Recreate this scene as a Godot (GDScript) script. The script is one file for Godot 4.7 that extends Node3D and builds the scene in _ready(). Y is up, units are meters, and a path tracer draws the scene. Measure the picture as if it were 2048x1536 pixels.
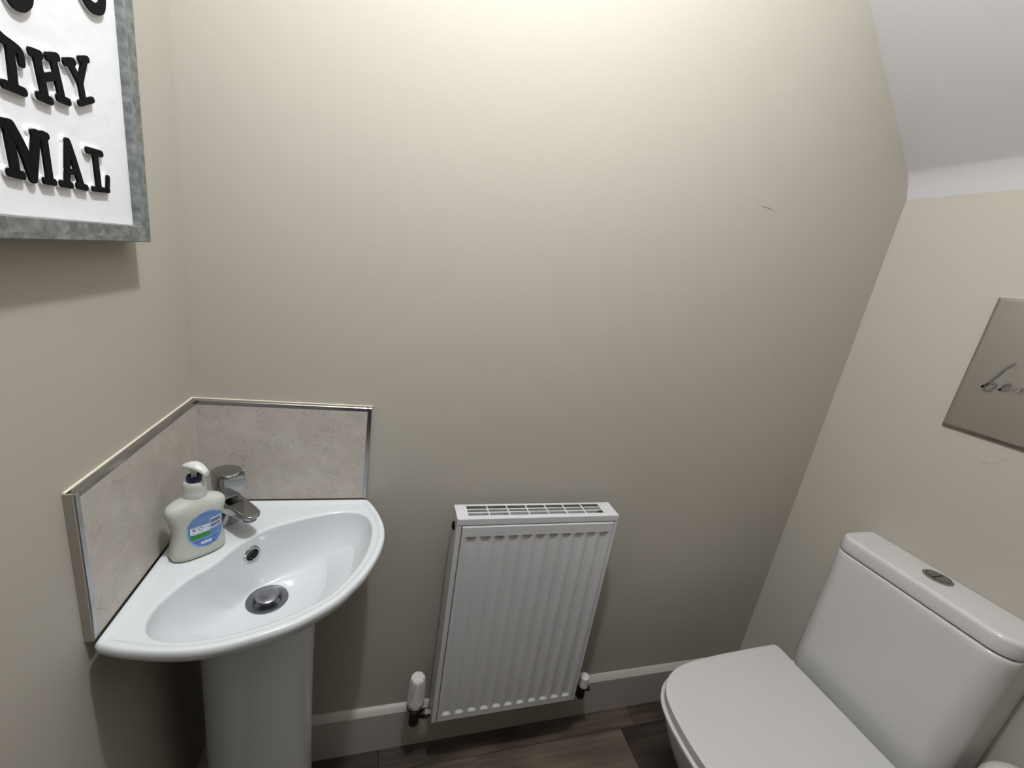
extends Node3D

# A small cloakroom under the stairs. World: back wall z = 0, left wall x = 0, right wall x = W, floor y = 0; metres.
const W := 1.602          # room width
const D := 1.10           # room depth
const H := 2.385           # ceiling height
const DECK := 0.782       # height of the basin rim

# ------------------------------------------------------------------ mesh building
class MD:
	var v := PackedVector3Array()
	var f := PackedInt32Array()
	var uv := PackedVector2Array()

	func tri(a: int, b: int, c: int) -> void:
		f.append(a); f.append(b); f.append(c)

	# turns the faces from index "from" on so that they point outwards
	func outward(from: int) -> void:
		var c := Vector3.ZERO
		for k in range(from, f.size()):
			c += v[f[k]]
		c /= maxf(1.0, f.size() - from)
		var vol := 0.0
		for k in range(from, f.size(), 3):
			vol += (v[f[k]] - c).dot((v[f[k + 1]] - c).cross(v[f[k + 2]] - c))
		if vol < 0.0:
			flip(from)

	func flip(from: int) -> void:
		for k in range(from, f.size(), 3):
			var t := f[k + 1]
			f[k + 1] = f[k + 2]
			f[k + 2] = t

	# rings of equal length; each ring is a closed loop
	func loft(rings: Array, cap0 := true, cap1 := true) -> void:
		var from := f.size()
		var n: int = rings[0].size()
		var base := v.size()
		for r in rings:
			v.append_array(r)
		for j in rings.size() - 1:
			for i in n:
				var a := base + j * n + i
				var b := base + j * n + (i + 1) % n
				tri(a, b, b + n)
				tri(a, b + n, a + n)
		for e in [[cap0, 0], [cap1, rings.size() - 1]]:
			if not e[0]:
				continue
			var c := Vector3.ZERO
			for p in rings[e[1]]:
				c += p
			v.append(c / n)
			var at: int = base + e[1] * n
			for i in n:
				if e[1] == 0:
					tri(v.size() - 1, at + (i + 1) % n, at + i)
				else:
					tri(v.size() - 1, at + i, at + (i + 1) % n)
		outward(from)

	# an open sheet of rows of points, facing "towards"
	func sheet(rows: Array, towards: Vector3, uvs := []) -> void:
		var from := f.size()
		var n: int = rows[0].size()
		var base := v.size()
		for r in rows:
			v.append_array(r)
		for r in uvs:
			uv.append_array(r)
		var s := Vector3.ZERO
		for j in rows.size() - 1:
			for i in n - 1:
				var a := base + j * n + i
				tri(a, a + 1, a + n + 1)
				tri(a, a + n + 1, a + n)
				s += (v[a + 1] - v[a]).cross(v[a + n + 1] - v[a])
		if s.dot(towards) < 0.0:
			flip(from)

	# a box with chamfered edges
	func box(lo: Vector3, hi: Vector3, b := 0.0) -> void:
		var c := (lo + hi) / 2.0
		var h := (hi - lo) / 2.0
		b = minf(b, minf(h.x, minf(h.y, h.z)) * 0.49)
		if b <= 0.0:
			loft([PackedVector3Array([lo, Vector3(hi.x, lo.y, lo.z), Vector3(hi.x, lo.y, hi.z), Vector3(lo.x, lo.y, hi.z)]),
				PackedVector3Array([Vector3(lo.x, hi.y, lo.z), Vector3(hi.x, hi.y, lo.z), hi, Vector3(lo.x, hi.y, hi.z)])])
			return
		var r := func(y: float, i: float) -> PackedVector3Array:
			var x := h.x - i
			var z := h.z - i
			var k := b * 0.5
			if i > 0.0: k = b * 0.4
			return PackedVector3Array([c + Vector3(-x + k, y, -z), c + Vector3(x - k, y, -z), c + Vector3(x, y, -z + k), c + Vector3(x, y, z - k), c + Vector3(x - k, y, z), c + Vector3(-x + k, y, z), c + Vector3(-x, y, z - k), c + Vector3(-x, y, -z + k)])
		loft([r.call(-h.y, b), r.call(-h.y + b, 0.0), r.call(h.y - b, 0.0), r.call(h.y, b)])

	# profile: array of Vector2(radius, height), turned about the axis through "at"
	func lathe(profile: Array, at: Vector3, axis := Vector3.UP, seg := 40, cap0 := true, cap1 := true) -> void:
		var side := axis.cross(Vector3(0.31, 0.2, 0.93)).normalized()
		var up := axis.cross(side).normalized()
		var rings := []
		for p in profile:
			var r := PackedVector3Array()
			for i in seg:
				var t := TAU * i / seg
				r.append(at + axis * p.y + (side * cos(t) + up * sin(t)) * p.x)
			rings.append(r)
		loft(rings, cap0, cap1)

	func tube(path: Array, radius: float, seg := 14) -> void:
		var rings := []
		var side := Vector3.ZERO
		for i in path.size():
			var t: Vector3 = (path[mini(i + 1, path.size() - 1)] - path[maxi(i - 1, 0)]).normalized()
			if i == 0:
				side = t.cross(Vector3(0.3, 0.9, 0.31)).normalized()
			side = (side - t * side.dot(t)).normalized()
			var up := t.cross(side)
			var r := PackedVector3Array()
			for k in seg:
				r.append(path[i] + (side * cos(TAU * k / seg) + up * sin(TAU * k / seg)) * radius)
			rings.append(r)
		loft(rings)


# commits the shape as one named mesh; edges sharper than "angle" stay sharp
func finish(md: MD, called: String, mat: Material, parent: Node = self, angle := 38.0) -> MeshInstance3D:
	var n := md.f.size() / 3
	var fn := PackedVector3Array()
	var at := {}
	for k in n:
		var a := md.v[md.f[3 * k]]
		var b := md.v[md.f[3 * k + 1]]
		var c := md.v[md.f[3 * k + 2]]
		fn.append((b - a).cross(c - a))
		for j in 3:
			var p := Vector3i((md.v[md.f[3 * k + j]] * 100000.0).round())
			if not at.has(p):
				at[p] = PackedInt32Array()
			at[p].append(k)
	var cosine := cos(deg_to_rad(angle))
	var pv := PackedVector3Array()
	var pn := PackedVector3Array()
	var pu := PackedVector2Array()
	for k in n:
		if fn[k].length_squared() < 1e-22:
			continue
		var own := fn[k].normalized()
		for j in [0, 2, 1]:
			var i := md.f[3 * k + j]
			var s := Vector3.ZERO
			for q in at[Vector3i((md.v[i] * 100000.0).round())]:
				if fn[q].normalized().dot(own) > cosine:
					s += fn[q]
			pv.append(md.v[i])
			pn.append(s.normalized() if s.length_squared() > 0.0 else own)
			if md.uv.size() > i:
				pu.append(md.uv[i])
	var arr := []
	arr.resize(Mesh.ARRAY_MAX)
	arr[Mesh.ARRAY_VERTEX] = pv
	arr[Mesh.ARRAY_NORMAL] = pn
	if pu.size() == pv.size():
		arr[Mesh.ARRAY_TEX_UV] = pu
	var am := ArrayMesh.new()
	am.add_surface_from_arrays(Mesh.PRIMITIVE_TRIANGLES, arr)
	var o := MeshInstance3D.new()
	o.name = called
	o.mesh = am
	o.material_override = mat
	o.cast_shadow = GeometryInstance3D.SHADOW_CASTING_SETTING_ON
	parent.add_child(o, true)
	return o


func thing(called: String, label: String, category: String, at: Vector3, group := "") -> Node3D:
	var o := Node3D.new()
	o.name = called
	add_child(o, true)
	o.position = at
	o.set_meta("label", label)
	o.set_meta("category", category)
	if group: o.set_meta("group", group)
	return o


# shapes are written in world coordinates; a part of a thing is moved into the thing's own frame
func part(md: MD, called: String, mat: Material, parent: Node3D, angle := 38.0) -> MeshInstance3D:
	var shift := Vector3.ZERO
	var p: Node = parent
	while p != self and p is Node3D:
		shift += p.position
		p = p.get_parent()
	if shift != Vector3.ZERO:
		for i in md.v.size():
			md.v[i] -= shift
	return finish(md, called, mat, parent, angle)


func structure(md: MD, called: String, mat: Material) -> MeshInstance3D:
	var o := finish(md, called, mat, self)
	o.set_meta("kind", "structure")
	return o


func box(lo: Vector3, hi: Vector3, b := 0.0) -> MD:
	var md := MD.new()
	md.box(lo, hi, b)
	return md


# ------------------------------------------------------------------ curves
func smooth(pts: Array, each := 6, closed := false) -> Array:
	var out := []
	var n := pts.size()
	for i in (n if closed else n - 1):
		var a = pts[(i - 1 + n) % n] if closed or i > 0 else pts[0]
		var b = pts[i]
		var c = pts[(i + 1) % n]
		var d = pts[(i + 2) % n] if closed or i + 2 < n else pts[n - 1]
		for k in each:
			var t := float(k) / each
			out.append(b.cubic_interpolate(c, a, d, t))
	if not closed:
		out.append(pts[n - 1])
	return out


func ring_at(poly: Array, y: float) -> PackedVector3Array:
	var r := PackedVector3Array()
	for p in poly:
		r.append(Vector3(p.x, y, p.y))
	return r


# draws a closed outline in towards its middle
func drawn_in(poly: Array, k: float) -> Array:
	var c := Vector2.ZERO
	for p in poly:
		c += p / poly.size()
	var out := []
	for p in poly:
		out.append(p.lerp(c, k))
	return out


# moves a closed outline outwards by d (either winding)
func grown(poly: Array, d: float) -> Array:
	var area := 0.0
	var n := poly.size()
	for i in n:
		area += poly[i].cross(poly[(i + 1) % n])
	var out := []
	for i in n:
		var t: Vector2 = (poly[(i + 1) % n] - poly[(i - 1 + n) % n]).normalized()
		out.append(poly[i] + Vector2(t.y, -t.x) * d * signf(area))
	return out


func rounded(x0: float, x1: float, z0: float, z1: float, r0: float, r1: float, each := 8) -> Array:
	# r0: radius of the corners at x0, r1: at x1
	var out := []
	for c in [[x0 + r0, z0 + r0, PI, r0], [x1 - r1, z0 + r1, 1.5 * PI, r1], [x1 - r1, z1 - r1, 0.0, r1], [x0 + r0, z1 - r0, 0.5 * PI, r0]]:
		for i in each + 1:
			var t: float = c[2] + 0.5 * PI * i / each
			out.append(Vector2(c[0] + cos(t) * c[3], c[1] + sin(t) * c[3]))
	return out


# ------------------------------------------------------------------ materials
func mat(color: Color, rough := 0.5, metal := 0.0) -> StandardMaterial3D:
	var m := StandardMaterial3D.new()
	m.albedo_color = color
	m.roughness = rough
	m.metallic = metal
	return m


func ramp(stops: Array, t: float) -> Color:
	for i in stops.size() - 1:
		if t <= stops[i + 1][0]:
			var k: float = (t - stops[i][0]) / maxf(0.0001, stops[i + 1][0] - stops[i][0])
			return stops[i][1].lerp(stops[i + 1][1], clampf(k, 0.0, 1.0))
	return stops[stops.size() - 1][1]


func noise(seed_no: int, freq: float, octaves := 4, kind := FastNoiseLite.TYPE_SIMPLEX_SMOOTH) -> FastNoiseLite:
	var n := FastNoiseLite.new()
	n.seed = seed_no
	n.noise_type = kind
	n.frequency = freq
	n.fractal_octaves = octaves
	return n


func tex(im: Image) -> ImageTexture:
	return ImageTexture.create_from_image(im)


# a bump texture of fine roller stipple
func stipple(seed_no: int, size: int, freq: float) -> ImageTexture:
	var n := noise(seed_no, freq, 3)
	var im: Image = n.get_seamless_image(size, size)
	im.bump_map_to_normal_map(1.0)
	return tex(im)


func painted(color: Color, rough: float, bump := 0.12) -> StandardMaterial3D:
	var m := mat(color, rough)
	m.normal_enabled = true
	m.normal_texture = wall_bump
	m.normal_scale = bump
	m.metallic_specular = 0.3
	m.uv1_triplanar = true
	m.uv1_world_triplanar = true
	m.uv1_scale = Vector3(3.0, 3.0, 3.0)
	return m

var wall_bump: ImageTexture


func plank_texture(seed_no: int, dark: Color, mid: Color, light: Color) -> ImageTexture:
	var im := Image.create(512, 128, false, Image.FORMAT_RGB8)
	var a := noise(seed_no, 0.011, 3)
	var b := noise(seed_no + 7, 0.05, 3)
	var c := noise(seed_no + 13, 0.006, 2)
	for y in 128:
		for x in 512:
			var t := 0.5 + 0.45 * c.get_noise_2d(x, y * 1.5) + 0.3 * a.get_noise_2d(x * 0.35, y * 5.0) + 0.2 * b.get_noise_2d(x * 0.25, y * 8.0)
			im.set_pixel(x, y, ramp([[0.1, dark], [0.5, mid], [0.9, light]], t))
	return tex(im)


func stone_texture() -> ImageTexture:
	# warm grey travertine: soft clouds, fine grit and thin, broken dark veins
	var im := Image.create(1024, 640, false, Image.FORMAT_RGB8)
	var cloud := noise(4, 0.007, 5)
	var fine := noise(9, 0.16, 3)
	var where := noise(31, 0.006, 3)
	var vein := noise(17, 0.02, 5)
	var hue := noise(23, 0.006, 2)
	for y in 640:
		for x in 1024:
			var g := fine.get_noise_2d(x, y)
			var t := 0.5 + 0.24 * cloud.get_noise_2d(x, y) + 0.20 * g
			var c := ramp([[0.15, Color(0.635, 0.61, 0.575)], [0.5, Color(0.71, 0.685, 0.65)], [0.85, Color(0.765, 0.745, 0.71)]], t)
			c = c.lerp(Color(0.715, 0.66, 0.625), clampf(hue.get_noise_2d(x, y) * 1.4, 0.0, 0.5))
			var v := absf(vein.get_noise_2d(x * 0.8, y * 1.5))
			var w := clampf((where.get_noise_2d(x, y) + 0.06) * 6.0, 0.0, 1.0)
			var k := clampf(1.0 - v / 0.06, 0.0, 1.0) * w * clampf(0.5 + 2.8 * fine.get_noise_2d(x * 0.7 + 90.0, y * 0.7), 0.0, 1.0)
			im.set_pixel(x, y, c.lerp(Color(0.40, 0.36, 0.32), 0.85 * k))
	return tex(im)


func zinc_texture() -> ImageTexture:
	# galvanised sheet: overlapping crystal patches
	var im := Image.create(512, 512, false, Image.FORMAT_RGB8)
	var cell := noise(5, 0.022, 2, FastNoiseLite.TYPE_CELLULAR)
	cell.cellular_return_type = FastNoiseLite.RETURN_CELL_VALUE
	cell.domain_warp_enabled = true
	cell.domain_warp_amplitude = 26.0
	cell.domain_warp_frequency = 0.03
	var soft := noise(8, 0.018, 5)
	for y in 512:
		for x in 512:
			var t := 0.5 + 0.14 * cell.get_noise_2d(x, y) + 0.42 * soft.get_noise_2d(x, y)
			im.set_pixel(x, y, ramp([[0.1, Color(0.35, 0.365, 0.36)], [0.5, Color(0.48, 0.495, 0.49)], [0.9, Color(0.62, 0.635, 0.63)]], t))
	return tex(im)


func label_texture() -> ImageTexture:
	# the printed soap label: blue oval, white symbol panels, green bar, small print
	var im := Image.create(256, 320, false, Image.FORMAT_RGB8)
	var g := noise(3, 0.2, 2)
	for y in 320:
		for x in 256:
			var e := pow((x - 128.0) / 128.0, 2.0) + pow((y - 160.0) / 160.0, 2.0)
			var c := Color(0.33, 0.47, 0.68) if e < 0.86 else Color(0.55, 0.66, 0.80)
			if y > 40 and y < 118: c = Color(0.38, 0.50, 0.70)
			c = c.lerp(Color(0.6, 0.7, 0.85), clampf(g.get_noise_2d(x, y) * 0.3, 0.0, 0.3))
			im.set_pixel(x, y, c)
	var white := Color(0.86, 0.88, 0.92)
	im.fill_rect(Rect2i(22, 122, 122, 62), white)
	im.fill_rect(Rect2i(22, 184, 122, 42), Color(0.16, 0.52, 0.22))
	im.fill_rect(Rect2i(148, 84, 84, 92), Color(0.8, 0.83, 0.9))
	im.fill_rect(Rect2i(152, 96, 70, 32), Color(0.36, 0.39, 0.47))
	im.fill_rect(Rect2i(152, 136, 70, 30), Color(0.4, 0.43, 0.5))
	im.fill_rect(Rect2i(84, 262, 66, 22), Color(0.85, 0.87, 0.92))
	im.fill_rect(Rect2i(92, 270, 50, 5), Color(0.5, 0.53, 0.6))
	var ink := Color(0.16, 0.18, 0.24)
	im.fill_rect(Rect2i(62, 122, 2, 62), Color(0.6, 0.63, 0.7))
	im.fill_rect(Rect2i(104, 122, 2, 62), Color(0.6, 0.63, 0.7))
	for y in range(128, 160):
		for x in range(66, 104):
			var r := Vector2(x - 84, y - 143).length()
			if r > 9.0 and r < 14.0: im.set_pixel(x, y, ink)
	im.fill_rect(Rect2i(30, 128, 26, 4), ink)
	im.fill_rect(Rect2i(34, 140, 18, 8), ink)
	im.fill_rect(Rect2i(40, 148, 16, 5), ink)
	for y in range(132, 156):
		for x in range(110, 142):
			var r := Vector2(x - 118, y - 144).length()
			var q := Vector2(x - 134, y - 144).length()
			if (r > 5.0 and r < 8.0 and x < 122) or (q > 4.0 and q < 7.0 and x > 128): im.set_pixel(x, y, ink)
	for row in [[28, 166, 30], [28, 173, 26], [68, 166, 30], [68, 173, 32], [110, 166, 28]]:
		im.fill_rect(Rect2i(row[0], row[1], row[2], 3), Color(0.5, 0.53, 0.6))
	for row in [[30, 194, 100], [30, 204, 88], [30, 214, 50]]:
		im.fill_rect(Rect2i(row[0], row[1], row[2], 3), Color(0.09, 0.38, 0.14))
	im.fill_rect(Rect2i(30, 234, 190, 3), Color(0.6, 0.7, 0.85))
	for row in [[40, 246, 60], [160, 244, 50], [162, 254, 8], [162, 268, 8], [150, 292, 40]]:
		im.fill_rect(Rect2i(row[0], row[1], row[2], 6), Color(0.17, 0.27, 0.5))
	return tex(im)


# ------------------------------------------------------------------ strokes for raised lettering
# a stroke of the given half width with round ends, standing off a wall plane; to3: turns (along, up, out) into a point
func stroke(md: MD, pts: Array, half: float, out0: float, out1: float, to3: Callable) -> void:
	var path := []
	for i in range(0, pts.size(), 2):
		path.append(Vector2(pts[i], pts[i + 1]))
	if path.size() > 2:
		path = smooth(path, 4)
	var lefts := []
	var rights := []
	for i in path.size():
		var t: Vector2 = (path[mini(i + 1, path.size() - 1)] - path[maxi(i - 1, 0)]).normalized()
		var n := Vector2(-t.y, t.x) * half
		lefts.append(path[i] + n)
		rights.append(path[i] - n)
	var outline := []
	var t0: Vector2 = (path[0] - path[1]).normalized()
	var t1: Vector2 = (path[-1] - path[-2]).normalized()
	outline.append_array(lefts)
	for k in range(1, 8):
		outline.append(path[-1] + Vector2(-t1.y, t1.x).rotated(-PI * k / 8.0) * half)
	rights.reverse()
	outline.append_array(rights)
	for k in range(1, 8):
		outline.append(path[0] + Vector2(-t0.y, t0.x).rotated(-PI * k / 8.0) * half)
	var a := PackedVector3Array()
	var b := PackedVector3Array()
	for p in outline:
		a.append(to3.call(p.x, p.y, out0))
		b.append(to3.call(p.x, p.y, out1))
	# the outline runs beside its path: caps are strips between the two sides
	var n := outline.size()
	var base := md.v.size()
	var from := md.f.size()
	md.v.append_array(a)
	md.v.append_array(b)
	for i in n:
		var j := (i + 1) % n
		md.tri(base + i, base + j, base + n + j)
		md.tri(base + i, base + n + j, base + n + i)
	for cap in [0, n]:
		var tris := Geometry2D.triangulate_polygon(PackedVector2Array(outline))
		if tris.is_empty():
			continue
		for k in range(0, tris.size(), 3):
			var p: int = base + cap + tris[k]
			var q: int = base + cap + tris[k + 1]
			var r: int = base + cap + tris[k + 2]
			var same := (md.v[q] - md.v[p]).cross(md.v[r] - md.v[p]).dot(b[0] - a[0]) > 0.0
			if same == (cap == n):
				md.tri(p, q, r)
			else:
				md.tri(p, r, q)
	# sides: compare one side face with the outline's own turn
	var area := 0.0
	for i in n:
		area += outline[i].cross(outline[(i + 1) % n])
	var want: Vector3 = to3.call(0.0, 0.0, 1.0) - to3.call(0.0, 0.0, 0.0)
	var ex: Vector3 = to3.call(1.0, 0.0, 0.0) - to3.call(0.0, 0.0, 0.0)
	var ey: Vector3 = to3.call(0.0, 1.0, 0.0) - to3.call(0.0, 0.0, 0.0)
	if (area > 0.0) != (ex.cross(ey).dot(want) > 0.0):
		for k in range(from, from + 6 * n, 3):
			var t := md.f[k + 1]
			md.f[k + 1] = md.f[k + 2]
			md.f[k + 2] = t

const SIGN_LETTERS := {
	"T": [[[0.3776, 1.4351, 0.3767, 1.4433, 0.3645, 1.4397, 0.3524, 1.4378, 0.3467, 1.4355, 0.3462, 1.4278], 0.0037], [[0.3573, 1.4370, 0.3585, 1.4057], 0.0043], [[0.3687, 1.4045, 0.3591, 1.4047, 0.3484, 1.4047], 0.0037]],
	"H": [[[0.3332, 1.4411, 0.3226, 1.4424], 0.0037], [[0.3271, 1.4408, 0.3228, 1.4085], 0.0046], [[0.3302, 1.4071, 0.3166, 1.4068], 0.0037], [[0.3127, 1.4446, 0.3002, 1.4487], 0.0037], [[0.3064, 1.4460, 0.3001, 1.4140], 0.0046], [[0.3046, 1.4127, 0.2911, 1.4129], 0.0035], [[0.3245, 1.4234, 0.3028, 1.4321], 0.0035]],
	"Y": [[[0.2884, 1.4487, 0.2768, 1.4528], 0.0037], [[0.2817, 1.4503, 0.2701, 1.4372], 0.0041], [[0.2655, 1.4589, 0.2538, 1.4631], 0.0033], [[0.2585, 1.4603, 0.2688, 1.4376], 0.0037], [[0.2696, 1.4381, 0.2670, 1.4208], 0.0043], [[0.2735, 1.4167, 0.2521, 1.4259], 0.0030]],
	"M": [[[0.3841, 1.3720, 0.3770, 1.3737, 0.3698, 1.3731], 0.0039], [[0.3730, 1.3731, 0.3709, 1.3353], 0.0048], [[0.3772, 1.3347, 0.3643, 1.3342], 0.0037], [[0.3698, 1.3731, 0.3589, 1.3556, 0.3519, 1.3342], 0.0052], [[0.3519, 1.3342, 0.3413, 1.3721], 0.0048], [[0.3448, 1.3729, 0.3283, 1.3738], 0.0033], [[0.3323, 1.3733, 0.3313, 1.3349], 0.0043], [[0.3374, 1.3333, 0.3261, 1.3335], 0.0033]],
	"A": [[[0.2995, 1.3744, 0.3066, 1.3367], 0.0037], [[0.3148, 1.3337, 0.3020, 1.3337], 0.0033], [[0.2995, 1.3744, 0.2940, 1.3603, 0.2858, 1.3358], 0.0043], [[0.2908, 1.3347, 0.2785, 1.3342], 0.0033], [[0.3047, 1.3464, 0.2910, 1.3477], 0.0028]],
	"L": [[[0.2687, 1.3730, 0.2461, 1.3735], 0.0035], [[0.2572, 1.3721, 0.2561, 1.3373], 0.0043], [[0.2656, 1.3345, 0.2394, 1.3358], 0.0028], [[0.2405, 1.3361, 0.2377, 1.3499], 0.0028]],
	"tail_one": [[[0.3492, 1.4768, 0.3452, 1.4735, 0.3374, 1.4744, 0.3292, 1.4814, 0.3269, 1.4871], 0.0052]],
	"tail_two": [[[0.2483, 1.5232, 0.2395, 1.5181, 0.2293, 1.5185, 0.2188, 1.5245, 0.2152, 1.5347], 0.0052]],
}
const PLAQUE_LETTERS := {
	"b": [[[0.3324, 1.2811, 0.3231, 1.2692, 0.3142, 1.2490, 0.3074, 1.2330, 0.2999, 1.2216], 0.0023], [[0.3005, 1.2230, 0.3054, 1.2149, 0.3134, 1.2158, 0.3188, 1.2268, 0.3174, 1.2339, 0.3100, 1.2316, 0.3050, 1.2233], 0.0023]],
	"e": [[[0.3262, 1.2228, 0.3335, 1.2274, 0.3413, 1.2359, 0.3391, 1.2395, 0.3326, 1.2359, 0.3287, 1.2272, 0.3306, 1.2215, 0.3370, 1.2230, 0.3414, 1.2272], 0.0019]],
	"a": [[[0.3609, 1.2363, 0.3536, 1.2360, 0.3483, 1.2295, 0.3490, 1.2229, 0.3546, 1.2221, 0.3597, 1.2292, 0.3613, 1.2364, 0.3633, 1.2251, 0.3724, 1.2188], 0.0019]],
}

# ------------------------------------------------------------------ the place
func _ready() -> void:
	# camera
	var cam := Camera3D.new()
	cam.name = "camera"
	cam.fov = 84.495
	cam.near = 0.02
	cam.far = 50.0
	cam.transform = Transform3D(Basis(Vector3(0.954801, 0.147406, 0.258122), Vector3(-0.066756, 0.952531, -0.297033), Vector3(-0.289654, 0.266376, 0.919317)), Vector3(0.34476, 1.32161, 0.88225))
	add_child(cam)
	cam.current = true
	# surroundings: a closed room, no sky
	var env := Environment.new()
	env.background_mode = Environment.BG_COLOR
	env.background_color = Color.BLACK
	env.tonemap_mode = Environment.TONE_MAPPER_LINEAR
	env.tonemap_exposure = 1.0
	env.sdfgi_enabled = true
	env.ssao_enabled = true
	env.ssil_enabled = true
	var we := WorldEnvironment.new()
	we.name = "environment"
	we.environment = env
	add_child(we)
	ceiling_lamp(Vector3(0.45, H, 0.53), LAMP_ENERGY)

	wall_bump = stipple(2, 256, 0.05)
	wall_paint = painted(WALL, 0.85)
	white_paint = painted(Color(0.785, 0.78, 0.78), 0.85)
	gloss_paint = mat(Color(0.69, 0.665, 0.635), 0.4)
	ceramic = mat(Color(0.815, 0.83, 0.84), 0.1)
	ceramic.metallic_specular = 0.5
	chrome = mat(Color(0.66, 0.66, 0.66), 0.12, 1.0)
	room()
	floor_planks()
	baseboards()
	door()
	splashback_back()
	splashback_left()
	basin()
	pedestal()
	tap()
	soap_bottle()
	radiator()
	toilet()
	sign_board()
	plaque()
	canister()

const LAMP_ENERGY := 1.15
const WALL := Color(0.682, 0.659, 0.618)
var wall_paint: StandardMaterial3D
var white_paint: StandardMaterial3D
var gloss_paint: StandardMaterial3D
var ceramic: StandardMaterial3D
var chrome: StandardMaterial3D


func ceiling_lamp(at: Vector3, energy: float) -> void:
	var t := thing("ceiling_light", "round bulb in a white batten holder on the ceiling", "light", at)
	var md := MD.new()
	md.lathe([Vector2(0.045, 0.0), Vector2(0.045, -0.008), Vector2(0.03, -0.02), Vector2(0.02, -0.024)], at)
	part(md, "ceiling_rose", mat(Color(0.85, 0.85, 0.84), 0.4), t)
	md = MD.new()
	md.lathe([Vector2(0.018, -0.02), Vector2(0.018, -0.05), Vector2(0.015, -0.055)], at)
	part(md, "lamp_holder", mat(Color(0.85, 0.85, 0.84), 0.4), t)
	var glow := mat(Color(1, 0.98, 0.95), 0.4)
	glow.emission_enabled = true
	glow.emission = Color(0.975, 0.988, 1.0)
	glow.emission_energy_multiplier = 8.0
	md = MD.new()
	var pr := [Vector2(0.012, -0.052)]
	for i in 13:
		var a := PI * (0.12 + 0.88 * i / 12.0)
		pr.append(Vector2(maxf(0.0005, sin(a) * 0.032), -0.088 + cos(a) * 0.032))
	md.lathe(pr, at)
	part(md, "bulb", glow, t)
	var l := OmniLight3D.new()
	l.name = "bulb_light"
	l.position = at + Vector3(0, -0.088, 0)
	l.light_color = Color(0.975, 0.988, 1.0)
	l.light_energy = energy
	l.light_size = 0.03
	l.omni_range = 8.0
	l.omni_attenuation = 2.0
	l.shadow_enabled = true
	add_child(l)


func room() -> void:
	var wb := structure(box(Vector3(-0.1, -0.1, -0.1), Vector3(W + 0.1, H + 0.1, 0.0)), "wall_back", wall_paint)
	structure(box(Vector3(-0.1, -0.1, 0.0), Vector3(0.0, H + 0.1, D)), "wall_left", wall_paint)
	var wr := structure(box(Vector3(W, -0.1, 0.0), Vector3(W + 0.1, 1.66, D)), "wall_right", wall_paint)
	# front wall with a doorway, behind the camera
	var fw := MD.new()
	fw.box(Vector3(-0.1, -0.1, D), Vector3(0.16, H + 0.1, D + 0.1))
	fw.box(Vector3(1.0, -0.1, D), Vector3(W + 0.1, H + 0.1, D + 0.1))
	fw.box(Vector3(0.16, 2.0, D), Vector3(1.0, H + 0.1, D + 0.1))
	structure(fw, "wall_front", wall_paint)
	# ceiling: flat, then the underside of the stairs, ending in a small cove on the right wall
	var prof := [Vector2(0.0, H), Vector2(0.877, H), Vector2(1.284, 1.978), Vector2(1.498, 1.769), Vector2(1.568, 1.6975), Vector2(1.576, 1.688), Vector2(1.587, 1.670), Vector2(1.595, 1.652), Vector2(W, 1.634), Vector2(W + 0.1, 1.634), Vector2(W + 0.1, H + 0.1), Vector2(0.0, H + 0.1)]
	var md := MD.new()
	var a := PackedVector3Array()
	var b := PackedVector3Array()
	for p in prof:
		a.append(Vector3(p.x, p.y, 0.0))
		b.append(Vector3(p.x, p.y, D))
	md.loft([a, b], false, false)
	structure(md, "ceiling", white_paint)
	# scuffs on the paint, as the photograph shows them
	var grey := mat(Color(0.50, 0.48, 0.445), 0.8)
	var pale := mat(Color(0.66, 0.63, 0.58), 0.8)
	for s in [[[1.163, 1.5405, 1.170, 1.5395, 1.176, 1.5400], 0.0007, grey], [[1.179, 1.5402, 1.184, 1.5390, 1.190, 1.5392], 0.0011, grey], [[1.192, 1.5382, 1.198, 1.5370], 0.0007, grey], [[1.150, 1.5420, 1.160, 1.5412, 1.172, 1.5408], 0.0004, pale], [[1.3345, 1.2010, 1.3365, 1.1995], 0.0012, grey]]:
		var m := MD.new()
		stroke(m, s[0], s[1], -0.0005, 0.0002, func(x: float, y: float, o: float) -> Vector3: return Vector3(x, y, o))
		finish(m, "scuff_mark", s[2], wb)
	var m2 := MD.new()
	stroke(m2, [0.336, 1.0720, 0.345, 1.0660, 0.356, 1.0645, 0.366, 1.0680, 0.374, 1.0770, 0.379, 1.0880], 0.0005, -0.0005, 0.0002, func(x: float, y: float, o: float) -> Vector3: return Vector3(W - o, y, x))
	finish(m2, "scuff_mark", pale, wr)


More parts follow.
